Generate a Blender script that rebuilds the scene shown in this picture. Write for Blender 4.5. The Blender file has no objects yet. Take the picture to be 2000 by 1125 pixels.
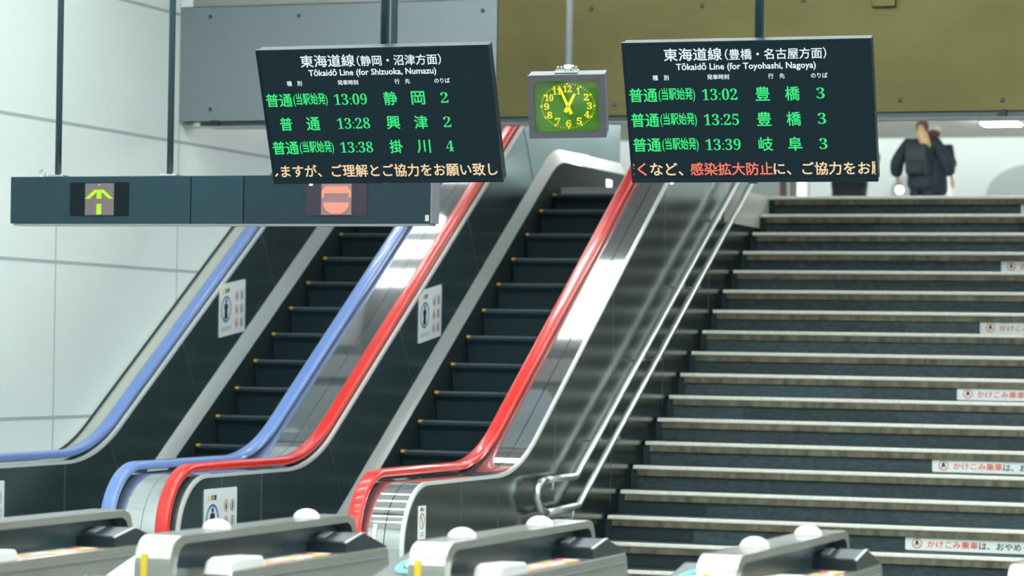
import bpy, bmesh, math, random
from mathutils import Vector, Matrix
random.seed(7)
S = bpy.context.scene
C = S.collection
PI = math.pi

# ------------------------------------------------------------------ camera
H = 1.728                      # eye height
YAW, ROLL, FPX, SHY = 0.34510, 0.0164, 5533.09, 125.232
cd = bpy.data.cameras.new('camera')
cam = bpy.data.objects.new('camera', cd); C.objects.link(cam)
fw = Vector((-math.sin(YAW), math.cos(YAW), 0))
r0 = Vector((math.cos(YAW), math.sin(YAW), 0)); u0 = Vector((0, 0, 1))
rt = r0*math.cos(ROLL) + u0*math.sin(ROLL)
up = -r0*math.sin(ROLL) + u0*math.cos(ROLL)
M = Matrix((rt, up, -fw)).transposed().to_4x4(); M.translation = (0, 0, H)
cam.matrix_world = M
cd.sensor_width = 36; cd.lens = FPX/2000*36; cd.shift_y = SHY/2000
cd.clip_start = 0.1; cd.clip_end = 300
cd.dof.use_dof = True; cd.dof.focus_distance = 13.9; cd.dof.aperture_fstop = 3.4
S.camera = cam

# ------------------------------------------------------------------ world, exposure
w = bpy.data.worlds.new('world'); S.world = w; w.use_nodes = True
w.node_tree.nodes['Background'].inputs[0].default_value = (0.62, 0.80, 0.84, 1)
w.node_tree.nodes['Background'].inputs[1].default_value = 0.10
S.view_settings.view_transform = 'Standard'; S.view_settings.look = 'None'
S.view_settings.gamma = 1; S.view_settings.exposure = 0.0
S.view_settings.use_curve_mapping = False
S.cycles.max_bounces = 8; S.cycles.glossy_bounces = 6; S.cycles.diffuse_bounces = 4
S.cycles.sample_clamp_indirect = 6
LIGHT_HALL, LIGHT_WELL, LIGHT_UP = 37.0, 16.0, 55.0

# ------------------------------------------------------------------ materials
def lin(c):
    return tuple((x/12.92 if x <= 0.04045 else ((x+0.055)/1.055)**2.4) for x in (v/255 for v in c))
MATS = {}
def mat(name, rgb, metal=0.0, rough=0.5, coat=0.0, emit=0.0, ergb=None, noise=0.0, nscale=20.0, stretch=(1, 1, 1), bump=0.0, spec=0.5):
    if name in MATS: return MATS[name]
    m = bpy.data.materials.new(name); m.use_nodes = True
    nt = m.node_tree; b = nt.nodes['Principled BSDF']
    c = lin(rgb)
    b.inputs['Base Color'].default_value = (*c, 1)
    b.inputs['Metallic'].default_value = metal; b.inputs['Roughness'].default_value = rough
    b.inputs['Coat Weight'].default_value = coat; b.inputs['Specular IOR Level'].default_value = spec
    if emit:
        b.inputs['Emission Color'].default_value = (*lin(ergb or rgb), 1); b.inputs['Emission Strength'].default_value = emit
    if noise or bump:
        tc = nt.nodes.new('ShaderNodeTexCoord'); mp = nt.nodes.new('ShaderNodeMapping'); mp.inputs['Scale'].default_value = stretch
        nz = nt.nodes.new('ShaderNodeTexNoise'); nz.inputs['Scale'].default_value = nscale; nz.inputs['Detail'].default_value = 5
        nt.links.new(tc.outputs['Object'], mp.inputs[0]); nt.links.new(mp.outputs[0], nz.inputs['Vector'])
        if noise:
            mr = nt.nodes.new('ShaderNodeMapRange'); mr.inputs[1].default_value = 0.3; mr.inputs[2].default_value = 0.7
            mr.inputs[3].default_value = 1-noise; mr.inputs[4].default_value = 1+noise
            mx = nt.nodes.new('ShaderNodeMix'); mx.data_type = 'RGBA'; mx.blend_type = 'MULTIPLY'; mx.inputs[0].default_value = 1
            mx.inputs[6].default_value = (*c, 1)
            nt.links.new(nz.outputs[0], mr.inputs[0]); nt.links.new(mr.outputs[0], mx.inputs[7]); nt.links.new(mx.outputs[2], b.inputs['Base Color'])
        if bump:
            bp = nt.nodes.new('ShaderNodeBump'); bp.inputs['Strength'].default_value = bump; bp.inputs['Distance'].default_value = 0.01
            nt.links.new(nz.outputs[0], bp.inputs['Height']); nt.links.new(bp.outputs[0], b.inputs['Normal'])
    MATS[name] = m
    return m
def glass(name, rgb, refl=0.12):
    m = bpy.data.materials.new(name); m.use_nodes = True; nt = m.node_tree; nt.nodes.clear()
    out = nt.nodes.new('ShaderNodeOutputMaterial'); mx = nt.nodes.new('ShaderNodeMixShader')
    t = nt.nodes.new('ShaderNodeBsdfTransparent'); t.inputs[0].default_value = (*lin(rgb), 1)
    g = nt.nodes.new('ShaderNodeBsdfGlossy'); g.inputs['Roughness'].default_value = 0.03
    mx.inputs[0].default_value = refl
    nt.links.new(t.outputs[0], mx.inputs[1]); nt.links.new(g.outputs[0], mx.inputs[2]); nt.links.new(mx.outputs[0], out.inputs[0])
    return m
def tiles(name, rgb_a, rgb_b, width, rough=0.6, speck=0.6, nscale=38):
    """stone slabs: each slab along X its own shade, fine speckle on top"""
    m = bpy.data.materials.new(name); m.use_nodes = True; nt = m.node_tree; b = nt.nodes['Principled BSDF']
    b.inputs['Roughness'].default_value = rough
    tc = nt.nodes.new('ShaderNodeTexCoord'); sp = nt.nodes.new('ShaderNodeSeparateXYZ'); nt.links.new(tc.outputs['Object'], sp.inputs[0])
    def math_(op, a, bb):
        n = nt.nodes.new('ShaderNodeMath'); n.operation = op
        for i, v in enumerate((a, bb)):
            if isinstance(v, (int, float)): n.inputs[i].default_value = v
            else: nt.links.new(v, n.inputs[i])
        return n.outputs[0]
    row = math_('FLOOR', math_('DIVIDE', sp.outputs[2], 0.1758), 0)
    col = math_('FLOOR', math_('DIVIDE', math_('ADD', sp.outputs[0], math_('MULTIPLY', row, 0.37)), width), 0)
    cb = nt.nodes.new('ShaderNodeCombineXYZ'); nt.links.new(col, cb.inputs[0]); nt.links.new(row, cb.inputs[1])
    wn = nt.nodes.new('ShaderNodeTexWhiteNoise'); wn.noise_dimensions = '2D'; nt.links.new(cb.outputs[0], wn.inputs['Vector'])
    nz = nt.nodes.new('ShaderNodeTexNoise'); nz.inputs['Scale'].default_value = nscale; nz.inputs['Detail'].default_value = 6
    mp = nt.nodes.new('ShaderNodeMapping'); mp.inputs['Scale'].default_value = (0.5, 1, 1.2)
    nt.links.new(tc.outputs['Object'], mp.inputs[0]); nt.links.new(mp.outputs[0], nz.inputs['Vector'])
    f = math_('ADD', math_('MULTIPLY', wn.outputs[0], 0.55), math_('MULTIPLY', math_('SUBTRACT', nz.outputs[0], 0.5), speck*3))
    cr = nt.nodes.new('ShaderNodeMix'); cr.data_type = 'RGBA'; cr.inputs[6].default_value = (*lin(rgb_a), 1); cr.inputs[7].default_value = (*lin(rgb_b), 1)
    nt.links.new(f, cr.inputs[0]); nt.links.new(cr.outputs[2], b.inputs['Base Color'])
    return m

steel = mat('brushed_steel', (196, 200, 200), 1.0, 0.20, noise=0.06, nscale=6, stretch=(1, 0.1, 0.1))
deck_steel = mat('deck_steel', (198, 202, 203), 0.9, 0.05, noise=0.05, nscale=4)
dark_steel = mat('mirror_panel_steel', (126, 150, 154), 0.88, 0.21, noise=0.10, nscale=2.2, stretch=(1, 1, 0.35))
side_steel = mat('side_panel_steel', (138, 148, 148), 1.0, 0.18, noise=0.08, nscale=2.0)
band_steel = mat('skirt_band_steel', (214, 216, 214), 0.6, 0.28, coat=0.6)
tube_steel = mat('tube_steel', (198, 204, 204), 1.0, 0.28)
gate_steel = mat('gate_steel', (194, 194, 188), 0.74, 0.17, noise=0.05, nscale=3)
red_rub = mat('red_handrail_rubber', (214, 40, 32), 0, 0.28, coat=0.5)
blue_rub = mat('blue_handrail_rubber', (106, 136, 198), 0, 0.28, coat=0.5)
step_black = mat('black_step_metal', (18, 40, 46), 0.0, 0.55, noise=0.3, nscale=160, stretch=(1, 0.05, 0.05))
step_edge = mat('worn_step_edge', (84, 96, 104), 0.3, 0.5)
yellow = mat('yellow_paint', (226, 172, 44), 0, 0.5)
teal_black = mat('dark_teal_paint', (36, 58, 68), 0.0, 0.5, noise=0.06, nscale=60, spec=0.15)
teal_black2 = mat('dark_teal_panel', (32, 50, 60), 0.0, 0.5, noise=0.10, nscale=14, spec=0.15)
pipe_teal = mat('dark_pipe', (38, 62, 68), 0.2, 0.35)
bezel_black = mat('bezel_black', (16, 30, 38), 0, 0.35, spec=0.15)
screen_black = mat('screen_black', (6, 10, 12), 0, 0.5, emit=0.75, ergb=(22, 44, 54), spec=0.08)
gap_black = mat('gap_black', (18, 38, 43), 0, 0.7)
white_plate = mat('white_plate', (226, 232, 230), 0, 0.45)
ink_black = mat('ink_black', (22, 34, 38), 0, 0.6)
ink_red = mat('ink_red', (226, 84, 66), 0, 0.6)
ink_blue = mat('ink_blue', (58, 104, 176), 0, 0.6)
ink_grey = mat('ink_grey', (150, 156, 160), 0, 0.6)
ink_yellow = mat('ink_yellow', (232, 200, 40), 0, 0.6)
T_WHITE = mat('lit_white', (10, 10, 10), emit=0.95, ergb=(232, 248, 250))
T_GREEN = mat('lit_green', (5, 20, 10), emit=0.95, ergb=(40, 236, 124))
T_CREAM = mat('lit_cream', (10, 10, 10), emit=0.95, ergb=(252, 218, 168))
T_RED = mat('lit_red', (10, 5, 5), emit=0.95, ergb=(252, 120, 92))
L_ARROW = mat('led_green', (10, 20, 5), emit=1.0, ergb=(186, 246, 10))
L_STOP = mat('led_red', (20, 8, 5), emit=1.0, ergb=(255, 158, 132))
LED_BACK = mat('led_matrix_back', (104, 92, 96), 0, 0.6)
clock_grey = mat('clock_case_grey', (74, 74, 82), 0.2, 0.5)
clock_side = mat('clock_side_grey', (88, 88, 96), 0.3, 0.45)
clock_green = mat('clock_face_green', (66, 116, 8), 0, 0.35, noise=0.12, nscale=6)
clock_yel = mat('clock_numeral_yellow', (255, 206, 30), 0, 0.45, emit=0.35, ergb=(255, 190, 20))
panel_grey = mat('header_panel_grey', (116, 125, 132), 0.25, 0.42, noise=0.04, nscale=90)
panel_olive = mat('header_panel_olive', (82, 77, 46), 0.55, 0.42, noise=0.14, nscale=1.3, stretch=(1, 1, 1.6), spec=0.2)
panel_upper = mat('header_upper_grey', (136, 134, 134), 0.1, 0.5)
wall_white = mat('wall_panel_white', (214, 222, 220), 0, 0.38, noise=0.03, nscale=0.7)
joint_grey = mat('wall_joint_grey', (158, 168, 168), 0, 0.7)
hall_white = mat('hall_white', (224, 228, 226), 0, 0.6)
hall_grey = mat('hall_grey', (176, 182, 180), 0, 0.6)
ceil_white = mat('ceiling_white', (238, 240, 238), 0, 0.7)
floor_mat = mat('floor_stone', (168, 166, 160), 0, 0.25, noise=0.08, nscale=3)
lamp_hall = mat('lamp_diffuser_hall', (250, 250, 250), emit=LIGHT_HALL, ergb=(240, 252, 250))
lamp_well = mat('lamp_diffuser_well', (250, 250, 250), emit=LIGHT_WELL, ergb=(246, 252, 250))
lamp_stair = mat('lamp_diffuser_stair', (250, 250, 250), emit=26, ergb=(244, 252, 250))
lamp_up = mat('lamp_diffuser_upper', (250, 250, 250), emit=LIGHT_UP, ergb=(244, 252, 250))
dome_white = mat('sensor_dome_white', (244, 236, 238), 0, 0.35)
granite = tiles('dark_granite', (28, 47, 51), (68, 84, 89), 1.25)
band_brown = mat('worn_brown_band', (92, 88, 72), 0, 0.7, noise=0.5, nscale=16, stretch=(1, 1, 0.3))
nosing_white = mat('pale_nosing', (224, 222, 212), 0, 0.6, noise=0.12, nscale=40)
skin_m = mat('skin', (226, 178, 158), 0, 0.5)
coat_dark = mat('coat_dark', (28, 44, 52), 0, 0.75)
pack_dark = mat('backpack_dark', (38, 54, 63), 0, 0.7)
denim = mat('trousers_navy', (34, 42, 58), 0, 0.8)
hair_brown = mat('hair_brown', (92, 66, 58), 0, 0.5)
hair_blond = mat('hair_blond', (214, 176, 128), 0, 0.5, noise=0.2, nscale=30)

# ------------------------------------------------------------------ helpers
def at(px, py, Y):
    """the point at depth Y that the photograph shows at pixel (px, py)"""
    v = fw + rt*((px-1000)/FPX) - up*((py-562.5-SHY)/FPX)
    return Vector((0, 0, H)) + v*(Y/v.y)
def thing(name, label=None, cat=None, loc=(0, 0, 0), group=None, rot=None, kind=None):
    o = bpy.data.objects.new(name, None); C.objects.link(o); o.location = loc; o.empty_display_size = 0.1
    if rot: o.rotation_euler = rot
    tag(o, label, cat, group, kind); o['_b'] = list(loc) if not rot else [0, 0, 0]
    return o
def tag(o, label=None, cat=None, group=None, kind=None):
    for k, v in (('label', label), ('category', cat), ('group', group), ('kind', kind)):
        if v: o[k] = v
    return o
def base_of(p):
    v = Vector((0, 0, 0))
    while p is not None:
        if '_b' in p: v += Vector(p['_b'])
        p = p.parent
    return v
def obj(name, bm, m, parent=None, smooth=False):
    """link a bmesh (world coordinates; local ones under a rotated thing) as ONE mesh object"""
    bmesh.ops.recalc_face_normals(bm, faces=bm.faces) if len(bm.faces) < 60000 else None
    b = base_of(parent)
    org = Vector((0, 0, 0))
    if parent is None and len(bm.verts):
        lo = Vector([min(v.co[i] for v in bm.verts) for i in range(3)]); hi = Vector([max(v.co[i] for v in bm.verts) for i in range(3)])
        org = Vector(((lo.x+hi.x)/2, (lo.y+hi.y)/2, lo.z))
    for v in bm.verts: v.co -= (b + org)
    me = bpy.data.meshes.new(name); bm.to_mesh(me); bm.free()
    me.materials.append(m)
    if smooth:
        for p in me.polygons: p.use_smooth = True
        if smooth == 'sharp': me.set_sharp_from_angle(angle=math.radians(35))
    o = bpy.data.objects.new(name, me); C.objects.link(o)
    if parent is None: o.location = org; o['_b'] = list(org)
    else: o.parent = parent
    return o
def bx(x0, x1, y0, y1, z0, z1, bev=0.0, bm=None, seg=2):
    own = bm is None
    bm = bm or bmesh.new()
    r = bmesh.ops.create_cube(bm, size=1)
    for v in r['verts']:
        v.co = Vector(((x0+x1)/2 + v.co.x*(x1-x0), (y0+y1)/2 + v.co.y*(y1-y0), (z0+z1)/2 + v.co.z*(z1-z0)))
    if bev > 0:
        es = list({e for v in r['verts'] for e in v.link_edges})
        bmesh.ops.bevel(bm, geom=es, offset=bev, segments=seg, affect='EDGES', profile=0.5)
    return bm
def prism(poly, x0, x1, bm=None, bev=0.0):
    """closed (y, z) outline extruded along X"""
    bm = bm or bmesh.new()
    a = [bm.verts.new((x0, y, z)) for y, z in poly]; b = [bm.verts.new((x1, y, z)) for y, z in poly]
    n = len(poly); fs = [bm.faces.new(a), bm.faces.new(b[::-1])]
    for i in range(n): fs.append(bm.faces.new((a[i], b[i], b[(i+1) % n], a[(i+1) % n])))
    if bev:
        es = [e for e in bm.edges if (e.verts[0] in a) == (e.verts[1] in a)]
        bmesh.ops.bevel(bm, geom=es, offset=bev, segments=2, affect='EDGES', profile=0.5)
    return bm
def plate_xz(poly, y0, y1, bm=None):
    bm = bm or bmesh.new()
    a = [bm.verts.new((x, y0, z)) for x, z in poly]; b = [bm.verts.new((x, y1, z)) for x, z in poly]
    n = len(poly); bm.faces.new(a); bm.faces.new(b[::-1])
    for i in range(n): bm.faces.new((a[i], b[i], b[(i+1) % n], a[(i+1) % n]))
    return bm
def plate_yz(poly, x0, x1, bm=None): return prism(poly, x0, x1, bm)
def sweep(path, prof, bm=None, caps=True):
    """closed profile (x, n) carried along a (y, z) path; n is measured square to the path"""
    bm = bm or bmesh.new(); rings = []
    for i, (y, z) in enumerate(path):
        a = path[max(i-1, 0)]; b = path[min(i+1, len(path)-1)]
        t = Vector((b[0]-a[0], b[1]-a[1])).normalized(); n = Vector((-t.y, t.x))
        rings.append([bm.verts.new((x, y+n.x*k, z+n.y*k)) for x, k in prof])
    m = len(prof)
    for i in range(len(rings)-1):
        for j in range(m):
            bm.faces.new((rings[i][j], rings[i][(j+1) % m], rings[i+1][(j+1) % m], rings[i+1][j]))
    if caps: bm.faces.new(rings[0]); bm.faces.new(rings[-1][::-1])
    return bm
def tube(pts, r, bm=None, seg=12, caps=True):
    bm = bm or bmesh.new(); pts = [Vector(p) for p in pts]; rings = []
    rr = r if isinstance(r, (list, tuple)) else [r]*len(pts)
    prev = None
    for i, p in enumerate(pts):
        t = (pts[min(i+1, len(pts)-1)] - pts[max(i-1, 0)]).normalized()
        if prev is None:
            a = Vector((1, 0, 0)) if abs(t.x) < 0.9 else Vector((0, 0, 1))
            u = t.cross(a).normalized()
        else: u = (prev - t*prev.dot(t)).normalized()
        prev = u; v = t.cross(u)
        rings.append([bm.verts.new(p + (u*math.cos(2*PI*k/seg) + v*math.sin(2*PI*k/seg))*rr[i]) for k in range(seg)])
    for i in range(len(rings)-1):
        for k in range(seg): bm.faces.new((rings[i][k], rings[i][(k+1) % seg], rings[i+1][(k+1) % seg], rings[i+1][k]))
    if caps: bm.faces.new(rings[0][::-1]); bm.faces.new(rings[-1])
    return bm
def ball(c, r, bm=None, seg=16, rings=10, zmin=-9):
    bm = bm or bmesh.new()
    q = bmesh.ops.create_uvsphere(bm, u_segments=seg, v_segments=rings, radius=1)
    r = r if isinstance(r, (tuple, list)) else (r, r, r)
    for v in q['verts']: v.co = Vector((c[0]+v.co.x*r[0], c[1]+v.co.y*r[1], c[2]+max(v.co.z, zmin)*r[2]))
    return bm
def rrect(x0, x1, z0, z1, r, n=5):
    out = []
    for cx, cz, a0 in ((x1-r, z1-r, 0), (x0+r, z1-r, 90), (x0+r, z0+r, 180), (x1-r, z0+r, 270)):
        for k in range(n+1):
            a = math.radians(a0 + 90*k/n); out.append((cx+r*math.cos(a), cz+r*math.sin(a)))
    return out
def ring_xz(cx, cz, ra, rb, ra2=None, rb2=None, y0=0, y1=-0.002, n=40, bm=None):
    """flat ring in XZ; outer radii ra, rb and inner ra2, rb2"""
    bm = bm or bmesh.new()
    o = [bm.verts.new((cx+ra*math.cos(2*PI*k/n), y1, cz+rb*math.sin(2*PI*k/n))) for k in range(n)]
    if ra2 is None: bm.faces.new(o); return bm
    i = [bm.verts.new((cx+ra2*math.cos(2*PI*k/n), y1, cz+rb2*math.sin(2*PI*k/n))) for k in range(n)]
    for k in range(n): bm.faces.new((o[k], o[(k+1) % n], i[(k+1) % n], i[k]))
    return bm
def glyphs(s, weight=0.0, res=2):
    c = bpy.data.curves.new('t', 'FONT'); c.body = s; c.size = 1; c.offset = weight; c.resolution_u = res
    o = bpy.data.objects.new('t', c); C.objects.link(o)
    bpy.context.view_layer.update()
    me = bpy.data.meshes.new_from_object(o.evaluated_get(bpy.context.evaluated_depsgraph_get()))
    bm = bmesh.new(); bm.from_mesh(me)
    bpy.data.objects.remove(o); bpy.data.curves.remove(c); bpy.data.meshes.remove(me)
    return bm
def text_xz(s, x0, x1, zc, h, y, weight=0.0, clip=None, bm=None, res=2):
    """lettering fitted to the box x0..x1, zc +- h/2 on the plane y, facing -Y"""
    g = glyphs(s, min(weight, 0.0), res)
    if weight > 0:
        src = bpy.data.meshes.new('src'); g.to_mesh(src); g.free(); g = bmesh.new()
        for k in range(6):
            n0 = len(g.verts); g.from_mesh(src); g.verts.ensure_lookup_table()
            for v in g.verts[n0:]: v.co.x += weight*math.cos(PI*k/3); v.co.y += weight*math.sin(PI*k/3); v.co.z = k
        bpy.data.meshes.remove(src)
    xs = [v.co.x for v in g.verts]; ys = [v.co.y for v in g.verts]
    ax, bx_, ay, by = min(xs), max(xs), min(ys), max(ys)
    for v in g.verts:
        v.co = Vector((x0+(v.co.x-ax)/(bx_-ax)*(x1-x0), y-1.2e-4*v.co.z, zc-h/2+(v.co.y-ay)/(by-ay)*h))
    if clip:
        for lim, sgn in ((clip[0], -1), (clip[1], 1)):
            geo = g.verts[:]+g.edges[:]+g.faces[:]
            bmesh.ops.bisect_plane(g, geom=geo, plane_co=(lim, y, 0), plane_no=(sgn, 0, 0), clear_outer=True)
    if bm is not None:
        me = bpy.data.meshes.new('tmp'); g.to_mesh(me); g.free(); bm.from_mesh(me); bpy.data.meshes.remove(me); return bm
    return g
def fillet(pts, radii, n=14):
    """round the corners of a polyline in (y, z)"""
    out = [pts[0]]
    for i in range(1, len(pts)-1):
        p = Vector(pts[i]); a = (Vector(pts[i-1])-p).normalized(); b = (Vector(pts[i+1])-p).normalized()
        ang = a.angle(b); t = radii[i-1]/math.tan(ang/2)
        s, e = p+a*t, p+b*t; c = p+(a+b).normalized()*(radii[i-1]/math.sin(ang/2))
        a0 = math.atan2(s.y-c.y, s.x-c.x); a1 = math.atan2(e.y-c.y, e.x-c.x); d = (a1-a0+PI) % (2*PI)-PI
        for k in range(n+1):
            q = a0+d*k/n; out.append((c.x+radii[i-1]*math.cos(q), c.y+radii[i-1]*math.sin(q)))
    out.append(pts[-1]); return out

# ------------------------------------------------------------------ setting
XW = -9.97           # left wall
XR = 3.0             # right wall
YB = 19.95           # header wall
ZU = 3.164           # upper floor
def st(name, bm, m, parent=None):
    o = obj(name, bm, m, parent)
    if parent is None: o['kind'] = 'structure'
    return o
wl = st('wall_left', bx(XW-0.2, XW, -4.2, 26.5, -0.2, 6.4), wall_white)
st('wall_side', bx(-16.2, -16.0, 26.3, 47.2, ZU-0.3, 5.5), wall_white)
st('wall_return', bx(-16.2, XW-0.2, 26.3, 26.5, ZU-0.3, 5.5), wall_white)
for i, z in enumerate((1.205, 2.322, 3.328, 4.322)):
    st('panel_joint', bx(XW-0.01, XW+0.002, -4, 26.4, z-0.012, z+0.012), joint_grey, wl)
for k in range(-2, 12):
    y = 18.02+1.935*k if k != 0 else 18.02
    if -4 < y < 26: st('panel_joint', bx(XW-0.01, XW+0.0015, y-0.007, y+0.007, 0, 6.3), joint_grey, wl)
st('wall_right', bx(XR, XR+0.2, -4.2, 47, -0.2, 6.4), wall_white)
st('wall_back', bx(XW-0.2, XR+0.2, -4.4, -4.2, -0.2, 5.4), wall_white)
st('floor', bx(XW-0.2, XR+0.2, -4.4, 24.8, -0.2, 0), floor_mat)
st('ceiling_1', bx(XW-0.2, XR+0.2, -4.4, YB, 5.2, 5.4), ceil_white)
st('ceiling_2', bx(XW-0.2, XR+0.2, YB, 26.0, 5.5, 5.7), mat('well_ceiling_grey', (150, 153, 153), 0, 0.7))
st('ceiling_3', bx(-16.2, XR+0.2, 26.0, 45.4, 5.3, 5.5), ceil_white)
st('ceiling_added_recess', bx(-16.2, XR+0.2, 45.3, 47.2, 6.3, 6.5), ceil_white)  # top of an unseen recess, added to hold the far wall's wash light
st('trim_added_recess', bx(-16.2, XR+0.2, 45.3, 45.4, 5.5, 6.3), ceil_white)  # front of the added recess, keeps the wash light out of view
YS0, TR, RI = 19.135, 0.3098, 0.1758
YTOP = YS0+18*TR
uf = bx(-6.46, XR, YTOP+0.25, 47, ZU-0.3, ZU-0.001)
bx(XW, -6.46, 23.25, 47, ZU-0.3, ZU-0.001, bm=uf); bx(-16.2, XW, 26.5, 47, ZU-0.3, ZU-0.001, bm=uf)
st('floor_upper', uf, floor_mat)
bw = st('wall_far', bx(-16.2, XR+0.2, 47, 47.2, ZU-0.3, 6.4), hall_white)
# pale arched bays of the far wall
def arch(cx, wd, z0, zs, m, name='arched_bay', y=46.9):
    pts = [(cx-wd/2, z0)]+[(cx-wd/2*math.cos(PI*k/16), zs+wd*0.33*math.sin(PI*k/16)) for k in range(17)]+[(cx+wd/2, z0)]
    return st(name, plate_xz(pts, y, 47.0), m, bw)
arch(-7.75, 1.6, ZU, 4.45, hall_grey); arch(-9.7, 0.9, ZU, 4.55, hall_grey); arch(-5.5, 1.6, ZU, 4.5, hall_grey); arch(-2.5, 1.6, ZU, 4.5, hall_grey)
st('ceiling_beam', bx(-16, XR, 38.6, 39.2, 5.12, 5.3), hall_white, None)
bpy.data.objects['ceiling_beam'].name = 'trim_1'
bpy.data.objects['trim_1'].data.name = 'trim_1'

# header wall across the stairwell
hw = st('wall_front', bx(XW, XR, YB+0.02, YB+0.28, 3.50, 6.4), panel_upper)
def lab(o, l): o['label'] = l; return o
lab(obj('cladding_panel', bx(XW+0.002, -7.335, YB, YB+0.02, 3.487, 4.375, 0.004), panel_grey, hw), 'blue grey metal cladding panel')
lab(obj('cladding_panel', bx(-7.328, XR, YB, YB+0.02, 3.487, 4.375, 0.004), panel_olive, hw), 'olive brown metal cladding panel')
lab(obj('cladding_panel', bx(-9.86, -7.33, YB+0.004, YB+0.02, 4.382, 5.19), panel_upper, hw), 'warm grey upper cladding panel')
lab(obj('cladding_panel', bx(-7.32, XR, YB+0.004, YB+0.02, 4.382, 5.19), panel_olive, hw), 'olive brown upper cladding panel')
lab(obj('cladding_panel', bx(XW+0.002, -9.865, YB+0.004, YB+0.02, 4.382, 5.19), wall_white, hw), 'white upper cladding piece')
lab(obj('edge_strip', bx(-9.80, XR, YB+0.03, YB+0.30, 3.455, 3.486), mat('edge_strip_dark', (52, 66, 70), 0.5, 0.35), hw), 'dark bottom edge strip')
lab(obj('edge_strip', bx(-9.80, XR, YB+0.27, YB+0.34, 3.448, 3.476), steel, hw), 'bright rear edge strip')
bolt_m = mat('bolt_dark', (66, 76, 84), 0.8, 0.4)
for x, z in ((-9.71, 4.30), (-8.96, 4.29), (-7.45, 4.29), (-9.70, 3.58), (-8.2, 3.58), (-6.59, 4.28), (-5.74, 4.28), (-4.98, 4.30), (-6.4, 3.57), (-5.2, 3.57), (-4.26, 3.57), (-3.53, 3.56)):
    obj('bolt', ball((x, YB, z), (0.016, 0.012, 0.016)), bolt_m, hw, True)
obj('cable_box', bx(-4.47, -4.30, YB-0.05, YB+0.001, 4.235, 4.5, 0.008), panel_olive, hw)
for x in (-9.66, -3.53): obj('clip', bx(x-0.03, x+0.03, YB-0.012, YB+0.05, 3.452, 3.494, 0.004), gap_black, hw)

lab(obj('soffit', bx(XW+0.01, XR, YB+0.06, YB+0.26, 3.452, 3.4545), mat('soffit_white', (214, 216, 214), 0, 0.5), hw), 'pale underside')
# ------------------------------------------------------------------ lamps
def lamp(x0, x1, y0, y1, z, m, label, group):
    t = thing('ceiling_light', label, 'ceiling light', ((x0+x1)/2, (y0+y1)/2, z), group)
    obj('frame', bx(x0-0.03, x1+0.03, y0-0.03, y1+0.03, z-0.03, z), hall_white, t)
    obj('diffuser', bx(x0, x1, y0, y1, z-0.05, z-0.031), m, t)
    return t
for i in range(12):
    lamp(-9.2, 2.2, 1.2+1.5*i, 1.3+1.5*i, 5.2, lamp_hall, 'long white strip light in the ceiling over the ticket gates', 'strip lights over the gate hall')
for i, y in enumerate((21.93, 22.22, 22.48)):
    lamp(-9.94, -9.35, y-0.05, y+0.05, 5.5, lamp_well, 'short white strip light over the escalators beside the white wall', 'short strip lights over the escalators')
lamp(-8.2, -7.45, 21.4, 22.08, 5.5, lamp_well, 'square white panel light in the ceiling over the escalators', None)
lamp(-9.5, -8.8, 22.93, 23.3, 5.5, lamp_well, 'small white panel light over the top of the escalators', None)
lamp(-9.3, -8.7, 23.68, 23.84, 5.5, lamp_well, 'narrow white strip light furthest up the escalator ceiling', None)
for y in (22.0, 24.5):
    for x0 in (-6.0, -3.2, -0.4): lamp(x0, x0+2.2, y, y+0.2, 5.5, lamp_stair, 'white strip light in the ceiling above the stairs', 'strip lights above the stairs')
for y in (27.5, 29.5, 38.0):
    for x0 in (-13.5, -9.0, -5.2, -1.4): lamp(x0, x0+1.9, y, y+0.3, 5.3, lamp_up, 'white strip light in the ceiling of the upper concourse', 'strip lights of the upper concourse')

# ------------------------------------------------------------------ staircase
sc_ = thing('staircase', 'wide dark granite staircase with pale step edges beside the escalators', 'staircase', (-2, YS0, 0))
XS = -6.44
for n in range(1, 19):
    y = YS0+TR*n; z = RI*n
    body = bx(-6.455, XR-0.01, y+0.03, y+TR+0.032, z-RI, z-0.078)
    s = obj('step', body, granite, sc_)
    obj('edge_band', bx(-6.405, XR-0.01, y+0.006, y+TR+0.02, z-0.078, z-0.03, 0.003), band_brown, s)
    obj('tread', bx(-6.405, XR-0.01, y+0.05, y+TR+0.02, z-0.03, z-0.001), granite, s)
    obj('nosing', bx(XS, XR-0.01, y, y+0.055, z-0.028, z, 0.006), nosing_white, s)
    obj('end_stone', bx(-6.46, -6.405, y+0.02, y+TR+0.02, z-RI, z-0.031), gap_black, s)

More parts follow.
